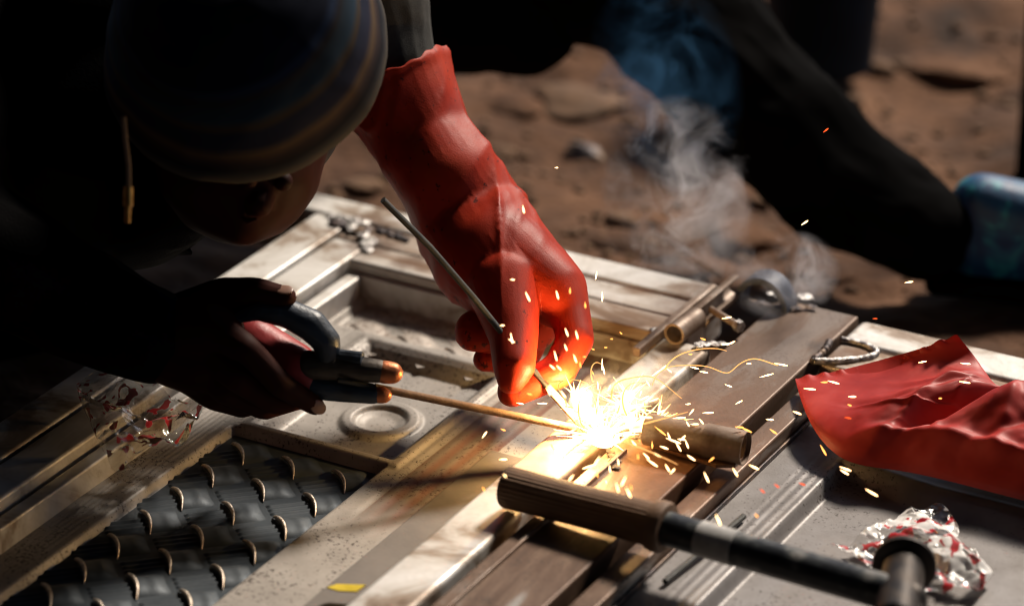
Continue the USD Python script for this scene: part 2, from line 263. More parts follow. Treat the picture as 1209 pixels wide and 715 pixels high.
# ------------------------------------------------------------------ the ground
def ground_z(x, y):
    p = np.stack([x, y, np.zeros_like(x)], -1)
    far = np.clip(1.5 - np.hypot(x, y) / 8, 0, 1)
    return far * ((fbm(p * 3.0, 5, 3) - .5) * .075 + (fbm(p * 16, 3, 9) - .5) * .022) - .012
ax = np.concatenate([-np.geomspace(300, 3.2, 26), np.linspace(-3, 3, 420), np.geomspace(3.2, 300, 26)])
gx, gy = np.meshgrid(ax, ax + .3)
tag(obj('ground', grid(np.stack([gx, gy, ground_z(gx, gy)], -1)), 'soil', smooth=True), 'bare brown earth ground strewn with dirt behind the steel doors', 'ground', kind='structure')
stones = [(680, 104, .050, .55, 'stone', 'pale flat stone lying behind the gap under the jacket hem'), (1152, 226, .048, .5, 'stone', 'pale tan stone on the ground just above the blue shoe'),
          (690, 157, .018, .9, 'scorched', 'small dark clod on the earth left of the smoke'), (606, 112, .03, .5, 'soil', 'low brown clod to the right of the red glove cuff'),
          (878, 252, .04, .45, 'soil', 'flat dark clod of earth beside the knee of the black trouser leg'), (592, 156, .016, .7, 'stone', 'little pebble on the earth beside the red gauntlet'),
          (430, 205, .02, .6, 'stone', 'pebble on the earth between the hat and the red gauntlet'), (742, 268, .035, .45, 'soil', 'flat earth lump behind the top rail under the smoke'),
          (1130, 62, .05, .35, 'soil', 'long low earth ridge lump at the upper right'), (640, 238, .022, .5, 'soil', 'brown clod on the earth behind the gloved wrist'), (556, 178, .025, .5, 'soil', 'brown clod close to the red gauntlet side'), (975, 300, .03, .4, 'soil', 'dark clod in the shade of the trouser leg')]
for i, (px, py, r, fl, mt, lb) in enumerate(stones):
    fl *= .75; s = trimesh.creation.icosphere(3, 1.0); v = s.vertices * (1 + .9 * (fbm(s.vertices * 1.3 + i * 7, 3, i)[:, None] - .5))
    p = at(px, py, 0); gz = float(ground_z(np.array([p[0]]), np.array([p[1]]))[0])
    v = v * [r * (1.1 + .5 * noise(np.array([[i, 0.5, 0]]))[0]), r, r * fl]
    tag(obj('stone', (v + [p[0], p[1], gz - r * fl * .15], s.faces), mt, smooth=True), lb, 'stone')

g = np.random.default_rng(31); gs = []
base_ = trimesh.creation.icosphere(1, 1.0)
for k in range(520):
    p = at(g.uniform(380, 1209), g.uniform(5, 330), 0); r = .0035 * math.exp(g.normal(0, .55)); gz = float(ground_z(np.array([p[0]]), np.array([p[1]]))[0])
    v = base_.vertices * (1 + .6 * (noise(base_.vertices * 1.5 + k, k)[:, None] - .5)) * [r * g.uniform(.8, 1.7), r, r * .7]
    gs.append(trimesh.Trimesh(v + [p[0], p[1], gz + r * .2], base_.faces, process=False))
tag(obj('grit', cat(gs), 'stone', smooth=True), 'small grit and crumbs of stone scattered over the brown earth', 'grit', kind='stuff')

# ------------------------------------------------------------------ unseen walls and roof, added round the camera to cut sky light
mottled('dark_boards', [(.3, (.02, .016, .013)), (.7, (.05, .04, .032))], scale=3, rough=(.8, .95), bump=.2, bscale=30, spec=.1)
Ws = thing('sky_blocker', 'unseen timber walls and lean-to roof added to block sky light', 'blocker', EYE * [1, 1, 0] - HEAD * 1.2)
def wbox(u0, u1, w0, w1, z0, z1):
    m = trimesh.creation.box((u1 - u0, w1 - w0, z1 - z0)); v = m.vertices + [(u0 + u1) / 2, (w0 + w1) / 2, (z0 + z1) / 2]
    return trimesh.Trimesh(EYE * [1, 1, 0] + v[:, :1] * RIGHT + v[:, 1:2] * HEAD + v[:, 2:] * [0, 0, 1], m.faces, process=False)
for k in range(28): obj('added_wall', wbox(-4.2 + .3 * k, -3.905 + .3 * k, -1.23 + .006 * (k % 2), -1.2 + .006 * (k % 2), 0, 3.1), 'dark_boards', Ws, smooth=False)
for k in range(18): obj('added_side', wbox(-2.24 + .006 * (k % 2), -2.205 + .006 * (k % 2), -1.19 + .3 * k, -.895 + .3 * k, 0, 2.88), 'dark_boards', Ws, smooth=False)
for k in range(14): obj('added_roof', wbox(-4.3 + .62 * k, -3.69 + .62 * k, -1.4, 4.5, 2.9 + .008 * (k % 2), 2.92 + .008 * (k % 2)), 'dark_boards', Ws, smooth=False)
for u in (-4.1, 4.1): obj('post', wbox(u - .06, u + .06, 4.3, 4.42, 0, 2.9), 'dark_boards', Ws, smooth=False)

# ------------------------------------------------------------------ the two steel door leaves, lying flat (base units, scaled by K about the top face)
K = 1.1
def S(v): v = np.array(v, float); return v * K + [0, 0, ZG]
def G(mesh):
    t = tm(mesh) if hasattr(mesh, 'to_mesh') else mesh
    return trimesh.Trimesh(S(t.vertices), t.faces, process=False)
def gb(x0, x1, y0, y1, z0, z1, r=.003): return G(rbox(x0, x1, y0, y1, z0, z1, r))
def bead(pts, r, seed):
    """a lumpy weld bead through base points"""
    g = np.random.default_rng(seed); ms = []
    for a, b in zip(pts[:-1], pts[1:]):
        r = r * .72; n = max(2, int(np.linalg.norm(np.subtract(b, a)) / (r * .6)))
        for t in np.linspace(0, 1, n):
            s = trimesh.creation.icosphere(2, 1.0); q = np.array(a) * (1 - t) + np.array(b) * t + g.normal(0, r * .35, 3) * [1, 1, .2]
            s.vertices = s.vertices * (1 + .5 * (noise(s.vertices * 2 + g.uniform(0, 50), 1)[:, None] - .5)) * r * g.uniform(.6, 1.25) * [1, 1, .2] + q
            ms.append(s)
    return G(cat(ms))
ZS = -.032
DX, DY = -.007, .013
L = thing('steel_door', 'left steel door leaf lying flat, with ring emboss, woven pattern and bright frame tubes', 'steel door', S((-.1, -.2, 0)))
obj('top_rail', gb(-.40, .1475, .0855, .124, -.05, 0, .005), 'galvanised', L, 'long bright outer top rail')
obj('rail', gb(-.2135, .150, .0475, .083, -.05, -.001), 'stained_steel', L); obj('rail', gb(-.1755, .146, .0085, .0450, -.05, 0), 'stained_steel', L)
obj('stile', gb(-.257, -.2165, -.80, .0825, -.05, .0005), 'galvanised', L); obj('stile', gb(-.2135, -.177, -.80, .0450, -.05, -.0008), 'galvanised', L)
obj('panel_bead', gb(-.1725, -.1585, -.75, .001, -.04, -.011, .002), 'galvanised', L); obj('panel_bead', gb(-.1725, .132, .0025, .0082, -.04, -.0105, .002), 'galvanised', L)
obj('frame_tube', gb(.147, .194, -.80, .0065, -.045, 0, .005), 'galvanised', L, 'bright silver tube along the middle of the doors')
obj('lock_plate', gb(.2045, .2800, -.80, .1235, -.045, .001, .0022), 'rusty_plate', L, 'wide brown rusty plate along the middle, the arc on it')
obj('meeting_strip', gb(.2885, .3085, -.80, .0225, -.05, -.006, .002), 'rusty_plate', L, 'narrow brown strip beside the wide plate')
obj('tube_base', gb(.1945, .2880, -.80, .0055, -.075, -.045, .002), 'scorched', L)
obj('plate_rib', gb(.217, .2205, -.60, -.2015, .0005, .0045, .001), 'rusty_plate', L)
for pts, r, mt in [([(-.225, .074, .002), (-.19, .066, .002)], .009, 'scorched'), ([(-.24, .080, .002), (-.20, .083, .002)], .007, 'weld_bead'), ([(-.19, .060, .002), (-.172, .042, .002)], .007, 'weld_bead'),
                   ([(-.213, .071, .003), (-.203, .060, .003)], .006, 'weld_bead'), ([(-.178, .040, .002), (-.165, .030, .002)], .006, 'weld_bead'), ([(-.186, .078, .001), (-.15, .070, .001)], .005, 'scorched'),
                   ([(.146, .046, .001), (.16, .05, .001)], .006, 'weld_bead'), ([(.136, .010, .001), (.147, .014, .001)], .006, 'weld_bead'), ([(.182, .0, .003), (.202, .012, .003)], .005, 'weld_bead'),
                   ([(.196, .125, .003), (.225, .132, .003)], .008, 'weld_bead'), ([(.20, -.16, .003), (.215, -.175, .003), (.235, -.178, .003)], .005, 'scorched'),
                   
                   ([(.205, -.205, .002), (.226, -.23, .002)], .004, 'scorched')]:
    obj('weld_bead', bead(pts, r, len(pts) * 7 + int(abs(pts[0][0]) * 1000)), mt, L, smooth=True)
from scipy.interpolate import CubicSpline
def curve(pts, n=60):
    q = np.array(pts, float); return CubicSpline(np.arange(len(q)), q)(np.linspace(0, len(q) - 1, n))
cv = curve([(.283, .022, .002), (.300, .034, .001), (.318, .052, .0005), (.322, .066, .0005), (.308, .074, .0005), (.285, .072, .001)])
obj('weld_seam', G(tube(cv, .0026 + .0012 * noise(cv * 300), 8)), 'weld_bead', L, 'curved silver weld seam', smooth=True)
cv = curve([(.2822, .020, .002), (.2826, .045, .0022), (.279, .062, .002)]); obj('weld_seam', G(tube(cv, .0026 + .0016 * noise(cv * 400), 8)), 'scorched', L, smooth=True)
obj('grey_strip', gb(.0995 + DX, .1462, -.78, -.20, ZS - .005, ZS + .0018, .0015), 'strip_grey', L, 'plain grey strip beside the silver tube', smooth=30)  # strip added over the pressed sheet, a tone darker than it
# the pressed sheet of the left leaf
nx, ny = 250, 420
X, Y = np.meshgrid(np.linspace(-.1635, .1955, nx), np.linspace(-.78, .007, ny))
def rectd(x, y, x0, x1, y0, y1): return np.minimum(np.minimum(x - x0, x1 - x), np.minimum(y - y0, y1 - y))
d1 = rectd(X, Y, -.098, .037, -.268, -.087); rr = np.hypot(X + .021, Y + .192)
Z = ZS + .0028 * (sstep(d1, -.013, -.008) - sstep(d1, -.003, .001)) - .0125 * sstep(d1, 0, .014)
Z += .0042 * (sstep(rr, .0215, .0248) - sstep(rr, .0325, .0370)) - .002 * sstep(-rr, -.0215, -.012)
d2 = rectd(X, Y, -.116, .038, -.90, -.277); Z -= .008 * sstep(d2, 0, .006)
d3 = rectd(X, Y, -.150, .040, -.071, .1); Z -= .006 * sstep(d3, 0, .006)
fl = sstep(X, .052, .055) * sstep(-X, -.101, -.098); Z += fl * sstep(Y, -.40, -.30) * .0005 * (np.cos((X - .052) / .0153 * 2 * np.pi) - 1)
fg = sstep(X, -.150, -.147) * sstep(-X, .120, .122); Z += fg * .0003 * np.cos((X + .15) / .005 * 2 * np.pi)
Z += .0012 * (fbm(np.stack([X * 14, Y * 14, 0 * X], -1), 3, 5) - .5)
obj('pressed_sheet', G(grid(np.stack([X + DX, np.minimum(Y + DY, .0075), Z], -1))), 'grey_sheet', L, smooth=True)
# woven lugs: one pressed block each. p runs along (+x,+y), q along (+x,-y)
def lug(cx, cy, z, sc=1.0):
    # three stiffening ribs leading up to a hood with an open mouth and a rounded far end
    n, w = 44, 27
    s, q = np.meshgrid(np.linspace(-.0385, .0265, n), np.linspace(-1, 1, w), indexing='ij')
    inb = sstep(s, -.0385, -.036) * sstep(-s, .0005, .003)
    ribs = inb * sum(.0017 * np.exp(-((q - o) / .13) ** 2) for o in (-.35, .05, .45))
    hood = sstep(s, -.0012, .0002) * .0048 * (1 - np.abs(q) ** 3.2) * (1 - sstep(s, .012, .0262) ** 1.5) * (1 - .25 * sstep(s, .0, .012))
    h = (ribs + hood * (s > -.001)) * sc
    bow = .0040 * q ** 2 * sstep(s, -.004, .001) - .006 * q ** 2 * sstep(s, .010, .026)
    ps, qq = s - bow, q * .0175
    P = np.stack([cx + DX + (ps + qq) / math.sqrt(2), cy + DY + (ps - qq) / math.sqrt(2) * .93, z + h], -1)
    return G(grid(P))
obj('woven_base', gb(-.1165 + DX, .0375 + DX, -.78, -.2795 + DY, ZS - .012, ZS - .0073, .0015), 'woven_shaded', L)  # floor plate added in the same painted shade as the lower lugs
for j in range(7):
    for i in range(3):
        lg = obj('woven_lug', lug(-.0865 + .0496 * i, -.3085 - .0446 * j, ZS - .0074, 1.0), 'woven_shaded', L, smooth=True)
        qq = np.linspace(-1, 1, 15); lx = -.0865 + .0496 * i + DX; ly = -.3085 - .0446 * j + DY
        ps = -.0040 * qq ** 2 + .0006; hw = .0205 * qq
        lp = np.stack([lx + (ps + hw) / math.sqrt(2), ly + (ps - hw) / math.sqrt(2) * .93, ZS - .0070 + .0044 * (1 - np.abs(qq * .97) ** 3.2)], -1)
        obj('lug_edge', G(tube(lp, .0004 + .0013 * np.sqrt(1 - qq ** 2) * (1 - .5 * qq), 10)), 'bare_glint_edge', lg, smooth=True)
for j in range(2):
    for i in range(4):
        obj('woven_lug', lug(-.112 + .0496 * i - .012 * j, -.018 - .0446 * j, ZS - .0058, .55), 'woven_sunlit', L, smooth=True)

R = thing('steel_door', 'right steel door leaf lying flat, with a recessed grey panel under the red glove', 'steel door', S((.5, -.2, 0)))
obj('top_rail', gb(.2835, 1.05, .0745, .122, -.05, 0, .006), 'galvanised', R); obj('rail', gb(.2860, 1.05, .0255, .0715, -.05, -.001), 'stained_steel', R)
obj('rail_bead', gb(.31, 1.05, .0175, .0240, -.05, -.012, .002), 'galvanised', R)
X, Y = np.meshgrid(np.linspace(.3100, 1.0, 400), np.linspace(-.78, .017, 440)); ZR = -.021
edge_out = -.092 - .010 * sstep(X, .36, .46) + .02 * (X > .9); wall = .010 + .026 * sstep(X, .37, .50)
dl = X - .3605; dtop = edge_out - Y
Z = ZR - .012 * np.minimum(sstep(dl, 0, .008), sstep(dtop / wall, 0, 1)) + .002 * (sstep(dtop, -.012, -.004) - sstep(dtop, -.003, .003)) * sstep(dl, -.01, .01)
fr_ = sstep(X, .335, .337) * sstep(-X, -.3605, -.358) ; Z += fr_ * .0003 * np.cos((X - .335) / .0085 * 2 * np.pi)
Z += .0015 * (fbm(np.stack([X * 12, Y * 12, 0 * X], -1), 3, 8) - .5)
obj('pressed_sheet', G(grid(np.stack([X, Y, Z], -1))), 'panel_right', R, smooth=True)
obj('sheet_edge', gb(.3092, .3118, -.78, .017, -.05, -.017, .001), 'scorched', R)

# hinges
H = thing('hinge', 'upper hinge barrel with bolt and dark arched bracket at the top joint of the doors', 'hinge', S((.16, .03, 0)))
r = .0098; zc = .0095
obj('leaf_bar', gb(.1425, .1505, -.045, .105, .0012, .010, .002), 'pipe_steel', H)
obj('barrel', pipe(S((.1625, -.004, zc)), S((.164, .036, zc)), r * K, .0076 * K), 'pipe_steel', H)
half = pipe((0, 0, 0), (0, .075, 0), r, .0082) - Manifold.cube((.05, .2, .05)).translate((.002, -.05, .0))
obj('half_barrel', G(tm(half.translate((.166, .037, zc)))), 'pipe_steel', H, 'cut open barrel half')
obj('bolt', tube([S((.172, .048, .014)), S((.205, .034, .012))], .0036, 10), 'pipe_steel', H); obj('bolt_head', tube([S((.203, .035, .012)), S((.2085, .0325, .0118))], .006, 6), 'weld_bead', H)
th_ = np.linspace(0, np.pi, 26); arch = []
for rr_ in (.026, .0205): arch.append(np.stack([.197 - rr_ * np.cos(th_), 0 * th_, .001 + rr_ * 1.1 * np.sin(th_)], -1))
Pa = np.stack([arch[0] + [0, .096, 0], arch[0] + [0, .118, 0], arch[1] + [0, .118, 0], arch[1] + [0, .096, 0], arch[0] + [0, .096, 0]], 1)
obj('bracket', G(grid(Pa)), 'blued_steel', H, 'dark arched bracket', smooth=30)
obj('weld_spatter', bead([(.185, .098, .004), (.222, .104, .004), (.24, .118, .004)], .006, 5), 'scorched', H, smooth=True)
H2 = thing('hinge', 'short loose hinge barrel with a leaf, lying across the brown plate right of the arc', 'hinge', S((.26, -.15, 0)))
a_, b_ = at(764, 506, ZG + .018), at(876, 528, ZG + .018)
obj('barrel', pipe(a_, b_, .0145, .0118), 'pipe_steel', H2)
ring = a_ + (b_ - a_) * .62
obj('barrel_sleeve', pipe(ring, b_ + (b_ - a_) * .04, .0156, .0146), 'pipe_steel', H2)
q = [at(770, 528, ZG + .004), at(845, 552, ZG + .004), at(868, 552, ZG + .004), at(880, 540, ZG + .004), at(790, 516, ZG + .004)]
obj('hinge_leaf', Manifold.hull_points(np.array([p + [0, 0, dz] for p in q for dz in (0, .003)])), 'rusty_plate', H2)

# ------------------------------------------------------------------ tools on the doors
zc = ZG + .0205
Hm = thing('hammer', 'hammer with brown ribbed grip and chipped black shaft lying across the doors', 'hammer', at(785, 630))
g0, g1 = at(597, 574, zc), at(776, 620, zc + .003); s1 = at(1062, 703, zc + .002)
n = 180; th = np.arange(n) * 2 * np.pi / n; prof = 1 + .016 * np.sin(th * 30)
d, a, b = frame_of(g1 - g0); Pg = []; Lg = np.linalg.norm(g1 - g0)
for t, rr_ in [(0, .0), (0, .0135), (.006, .0172), (.02, .0182), (.5, .0176), (.93, .0186), (1, .0186), (1.0, .006)]:
    Pg.append(g0 + d * Lg * t + rr_ * (prof[:, None] if rr_ > .014 else 1) * (np.cos(th)[:, None] * a + np.sin(th)[:, None] * b))
Pg = np.array(Pg); Pg = np.concatenate([Pg, Pg[:, :1]], 1)
obj('grip', grid(Pg), 'brown_grip', Hm, smooth=25)
obj('collar', lathe([(.012, -.004), (.0215, -.004), (.0225, 0), (.0225, .006), (.021, .009), (.015, .0095)], g1, s1), 'brown_grip', Hm)
obj('shaft', tube([g1 + (s1 - g1) * t for t in np.linspace(.01, 1, 12)], .0148, 24), 'black_paint', Hm)
obj('tape_band', lathe([(.0148, .0), (.0153, .0005), (.0153, .034), (.0148, .0345)], g1 + (s1 - g1) * .18, s1), 'tape', Hm, 'pale worn band round the shaft')
f0, f1 = at(1068, 664, zc), at(1056, 742, zc)
hd = Manifold.batch_hull([sph(s1, .0165), sph(s1 + (s1 - g1) * .04, .015)])
obj('head', cat([lathe([(.0, 0), (.0175, .002), (.0180, .03), (.0195, .05), (.0195, .10), (.016, .104), (0, .104)], f0, f1), tm(hd)]), 'hammer_steel', Hm)
obj('striking_face', lathe([(0, -.004), (.022, -.0035), (.0262, 0), (.0266, .006), (.0225, .0085), (.012, .009)], f0, f1), 'hammer_steel', Hm, 'round flanged striking face')
tag(obj('electrode_stub', tube([at(878, 609, ZG - .0185), at(832, 648, ZG - .0170), at(785, 686, ZG - .0185)], .0028, 10), 'dark_rod'), 'thin dark rod stub lying under the hammer shaft on the right door', 'rod')
yp = np.array([at(386, 694, ZG - .022), at(398, 690, ZG - .022), at(432, 691, ZG - .021), at(421, 699, ZG - .022), at(400, 698, ZG - .022)])
tag(obj('plastic_scrap', Manifold.hull_points(np.array([p + [0, 0, dz] for p in yp for dz in (0, .0012)])), 'yellow_plastic'), 'small yellow plastic scrap beside the silver middle tube at the bottom', 'scrap')
zw = at(712, 514)
E1 = dep(452, 459, 2.985); E2 = at(688, 507, ZG + .006)
El = thing('welding_electrode', 'long brown welding electrode running from the clamp jaws to the arc', 'electrode', E2)
obj('flux_coating', tube([E1 + (E2 - E1) * t for t in np.linspace(-.04, .97, 8)], .0036, 14), 'electrode_flux', El)
obj('core_wire', tube([E1 + (E2 - E1) * t for t in (-.22, -.03)], .0022, 10), 'dark_rod', El)
obj('burning_tip', tube([E1 + (E2 - E1) * .965, E2], [.0036, .0026], 10), 'spark_warm', El)
T2 = at(692, 508, ZG + .006); T1 = dep(646, 456, 3.045); T0 = dep(452, 236, 2.985)
Rd = thing('filler_rod', 'dark rod held through the red gloved fist with its tip in the arc', 'rod', T2)
Rp = [T0 + (dep(508, 292, 3.01) - T0) * t for t in np.linspace(0, 1, 6)] + [dep(560, 352, 3.03), dep(605, 408, 3.045), T1]
obj('rod', tube(Rp, .0042, 12, flat=.7), 'dark_rod', Rd); obj('heated_end', tube([T1, T1 + (T2 - T1) * .5, T2], .0042, 12, flat=.8), 'electrode_flux', Rd)

# electrode holder
J0, J1 = dep(366, 428, 2.985), dep(462, 441, 2.98)
Hd = thing('electrode_holder', 'electrode clamp with dark red handle and blue black lever held in the bare hand', 'electrode holder', dep(360, 430, 2.99))
obj('handle', organic(chain([(dep(262, 384, 3.02), .017), (dep(300, 402, 3.01), .021), (dep(345, 436, 3.0), .025), (dep(357, 448, 3.0), .022)]), .005, 6), 'holder_red', Hd, smooth=True)
lev = [dep(278, 374, 2.985), dep(305, 366, 2.98), dep(340, 370, 2.98), dep(368, 384, 2.98), dep(385, 402, 2.98), dep(388, 425, 2.985)]
obj('lever', organic(chain(list(zip(lev, [.006, .009, .013, .0145, .0125, .011]))), .004, 6), 'holder_blue', Hd, smooth=True)
obj('upper_jaw', organic(chain([(dep(364, 432, 2.99), .0145), (dep(400, 433, 2.985), .0125), (dep(448, 438, 2.98), .0105)]), .004, 5), 'holder_jaw', Hd, smooth=True)
obj('jaw_tip', organic(chain([(dep(454, 439, 2.98), .0105), (dep(463, 440, 2.98), .0098)]), .003, 5), 'copper', Hd, 'copper upper jaw tip', smooth=True)
obj('lower_jaw', organic(chain([(dep(358, 452, 2.995), .014), (dep(400, 459, 2.99), .0115), (dep(442, 465, 2.985), .009)]), .004, 5), 'holder_blue', Hd, smooth=True)
obj('jaw_tip', organic(chain([(dep(447, 465, 2.985), .0085), (dep(453, 466, 2.985), .0075)]), .003, 5), 'copper', Hd, 'copper lower jaw tip', smooth=True)
obj('screw', tube([dep(402, 420, 2.98), dep(428, 423, 2.975)], .006, 10), 'holder_blue', Hd)

# ------------------------------------------------------------------ the welder
Wd = thing('person', 'welder crouching over the doors in black clothes, dark plaid hat and one red gauntlet', 'person', at(60, 300, 0))
skull = dep(278, 130, 2.985)
body = [bone(dep(290, 90, 3.0), .088, dep(282, 190, 2.98), .074), bone(dep(282, 190, 2.98), .074, dep(288, 250, 2.955), .030),   # head and chin
        bone(dep(316, 214, 2.935), .010, dep(306, 240, 2.922), .0125),
        bone(dep(255, 40, 3.02), .06, dep(200, -60, 3.2), .065),
        bone(dep(200, -80, 3.25), .11, dep(250, -170, 3.45), .14), bone(dep(250, -170, 3.45), .14, dep(400, -150, 3.80), .14),
        bone(dep(60, -60, 3.15), .070, dep(210, -110, 3.3), .10), bone(dep(330, -190, 3.35), .07, dep(210, -110, 3.3), .10),
        bone(dep(60, -60, 3.15), .060, dep(-95, 260, 2.98), .045), bone(dep(-95, 260, 2.98), .045, dep(185, 397, 3.0), .030),
        bone(dep(330, -190, 3.35), .06, dep(425, -70, 3.22), .045), bone(dep(425, -70, 3.22), .042, dep(478, 125, 3.185), .028), bone(dep(478, 125, 3.185), .028, dep(560, 270, 3.16), .026),
        bone(dep(480, -110, 3.78), .085, dep(790, 5, 3.70), .05), bone(dep(790, 5, 3.70), .05, dep(1000, 215, 3.62), .036), bone(dep(1000, 215, 3.62), .036, dep(1098, 268, 3.58), .030),
        bone(dep(330, -90, 3.72), .10, dep(80, 150, 3.3), .07), bone(dep(80, 150, 3.3), .07, dep(20, 350, 3.45), .045)]
# bare right hand: palm, thumb, four fingers wrapped round the holder
def P(*a): return dep(*a)
hand = [chain([(P(150, 395, 3.0), .030), (P(205, 398, 3.0), .036), (P(245, 396, 2.99), .034)]), chain([(P(200, 415, 2.995), .03), (P(238, 432, 2.99), .028)])]
thumb = [(P(205, 380, 3.005), .024), (P(262, 349, 3.0), .0165), (P(302, 345, 2.985), .0135), (P(337, 351, 2.975), .0098)]
index = [(P(246, 385, 2.975), .018), (P(292, 412, 2.955), .0125), (P(333, 455, 2.965), .0115), (P(371, 478, 2.985), .0088)]
middle = [(P(240, 408, 2.98), .017), (P(280, 446, 2.965), .0125), (P(325, 474, 2.985), .0115), (P(362, 470, 3.01), .0088)]
ring_ = [(P(230, 425, 2.985), .017), (P(265, 460, 2.98), .0125), (P(312, 481, 3.0), .011), (P(346, 474, 3.025), .0085)]
pinky = [(P(218, 440, 2.99), .016), (P(250, 468, 2.99), .0115), (P(286, 480, 3.01), .010), (P(315, 474, 3.03), .0078)]
hand += [chain(f) for f in (thumb, index, middle, ring_, pinky)]
bm = union(body + hand)
bt = organic(bm, .0065, 8)
# face: brow, nose, eye sockets, mouth pressed into the head that looks down at the work
v = bt.vertices.copy(); fdir = dep(300, 300, 2.86) - dep(285, 150, 2.99); fdir /= np.linalg.norm(fdir); side = RIGHT - fdir * (RIGHT @ fdir); side /= np.linalg.norm(side); fup = np.cross(side, fdir); fup = fup if fup @ UP > 0 else -fup
fc = dep(285, 205, 2.975)
bt.vertices = v
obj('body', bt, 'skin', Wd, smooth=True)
def blob(p, r, sc=(1, 1, 1)):
    s = trimesh.creation.icosphere(3, 1.0); s.vertices = s.vertices * np.array(sc) * r + p; return s
hl = dep(318, 236, 2.905)
def surf(px, py, out=0.0):
    v = bt.vertices - EYE; z = v @ FW; x = 604.5 + F * (v @ RIGHT) / z; y = 357.5 - F * (v @ UP) / z
    return dep(px, py, float(z[np.hypot(x - px, y - py) < 9].min()) - out)
for px in (292, 334): obj('eye', blob(surf(px, 214, -.004), .0085), 'skin', Wd, smooth=True)
obj('mouth', tube([surf(284, 256, .0005), surf(293, 261, .001), surf(304, 258, .0005)], [.001, .0028, .001], 8), 'skin', Wd)
for px in (214, 340): obj('ear', organic(chain([(dep(px, 160, 3.0), .014), (dep(px + 2, 180, 2.995), .010)]), .004, 4), 'skin', Wd, smooth=True)
obj('hair', trimesh.Trimesh(*[x for x in (lambda s: (s.vertices * [.094, .094, .09] + dep(285, 120, 3.02), s.faces))(trimesh.creation.icosphere(4, 1.0))]), 'hair', Wd, smooth=True)
for f, nm in ((thumb, 0), (index, 1)):
    t = f[-1][0]; dd = f[-1][0] - f[-2][0]; dd /= np.linalg.norm(dd)
    nrm = (-FW + UP * (1.2 if nm == 0 else .1)); nrm -= dd * (nrm @ dd); nrm /= np.linalg.norm(nrm); sd_ = np.cross(nrm, dd)
    s = trimesh.creation.icosphere(3, 1.0); q = s.vertices
    obj('fingernail', (t + nrm * f[-1][1] * .88 + q[:, :1] * dd * .0085 + q[:, 1:2] * sd_ * .0062 + q[:, 2:] * nrm * .0016, s.faces), 'nail', Wd, smooth=True)
# clothes follow the body
def cloth(parts, edge=.012, amp=.014, freq=14, seed=1, it=10):
    t = organic(union(parts), edge, it); n = t.vertex_normals; s = 1.0
    v = t.vertices + n * (amp * (fbm(t.vertices * freq, 3, seed) - .5))[:, None]
    return trimesh.Trimesh(v, t.faces, process=False)
jack = [bone(dep(190, -70, 3.24), .135, dep(250, -170, 3.45), .165), bone(dep(250, -170, 3.45), .165, dep(400, -150, 3.78), .165), bone(dep(220, -40, 3.18), .095, dep(120, -60, 3.2), .10),
        bone(dep(60, -60, 3.15), .090, dep(210, -110, 3.3), .13), bone(dep(330, -190, 3.35), .09, dep(210, -110, 3.3), .13),
        bone(dep(60, -60, 3.15), .085, dep(-95, 260, 2.98), .065), bone(dep(-95, 260, 2.98), .066, dep(60, 340, 3.0), .055), bone(dep(60, 340, 3.0), .055, dep(172, 394, 3.0), .046),
        bone(dep(120, 60, 3.12), .13, dep(40, 200, 3.1), .12), bone(dep(150, 0, 3.15), .13, dep(120, 60, 3.12), .13), bone(dep(120, 60, 3.12), .12, dep(170, 180, 3.1), .10),
        bone(dep(-80, 60, 3.30), .15, dep(130, -20, 3.36), .15), bone(dep(-120, 180, 3.25), .14, dep(-80, 60, 3.30), .15), bone(dep(140, 190, 3.12), .11, dep(150, 255, 3.12), .055), bone(dep(440, -60, 3.7), .13, dep(618, 22, 3.72), .062), bone(dep(470, -20, 3.7), .09, dep(560, 30, 3.72), .055)]  # extra bulk added on the right side to keep sun and sky off the doors
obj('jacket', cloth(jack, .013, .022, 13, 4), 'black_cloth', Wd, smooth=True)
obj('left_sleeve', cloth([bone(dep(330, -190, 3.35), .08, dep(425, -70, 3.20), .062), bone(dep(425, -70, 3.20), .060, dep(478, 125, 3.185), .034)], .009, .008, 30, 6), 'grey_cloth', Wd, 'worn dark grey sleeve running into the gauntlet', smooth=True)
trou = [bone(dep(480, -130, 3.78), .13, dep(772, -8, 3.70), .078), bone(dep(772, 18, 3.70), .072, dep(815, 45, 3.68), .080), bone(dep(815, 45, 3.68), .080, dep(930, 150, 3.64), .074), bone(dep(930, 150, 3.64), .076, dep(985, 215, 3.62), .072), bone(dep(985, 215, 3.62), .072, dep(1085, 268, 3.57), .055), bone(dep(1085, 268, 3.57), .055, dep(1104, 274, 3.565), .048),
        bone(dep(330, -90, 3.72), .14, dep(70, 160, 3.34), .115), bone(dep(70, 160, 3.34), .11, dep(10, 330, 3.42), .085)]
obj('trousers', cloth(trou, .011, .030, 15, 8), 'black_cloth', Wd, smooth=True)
def shoe(heel, toe, w, hgt):
    d = np.array([toe[0] - heel[0], toe[1] - heel[1], 0]); Ls = np.linalg.norm(d); d /= Ls; s = np.cross([0, 0, 1.], d)
    f = lambda t, o, z, r: sph(heel + d * Ls * t + s * o * w + [0, 0, z * hgt], r)
    up_ = Manifold.batch_hull([f(.12, 0, .42, .38 * w), f(.32, 0, .62, .33 * w), f(.12, 0, .75, .3 * w), f(.62, 0, .42, .36 * w), f(.82, -.1, .36, .34 * w), f(.86, .12, .34, .32 * w)])
    sole = Manifold.batch_hull([f(t, o, .08, .012) for t in (-.02, 1.0) for o in (-.3, .3)] + [f(t, o, .08, .012) for t in (.65, .8) for o in (-.46, .46)])
    return organic(up_, .008, 8), organic(sole, .01, 3)
up_, sole = shoe(at(1112, 330, .01), at(1465, 350, .01), .115, .118)
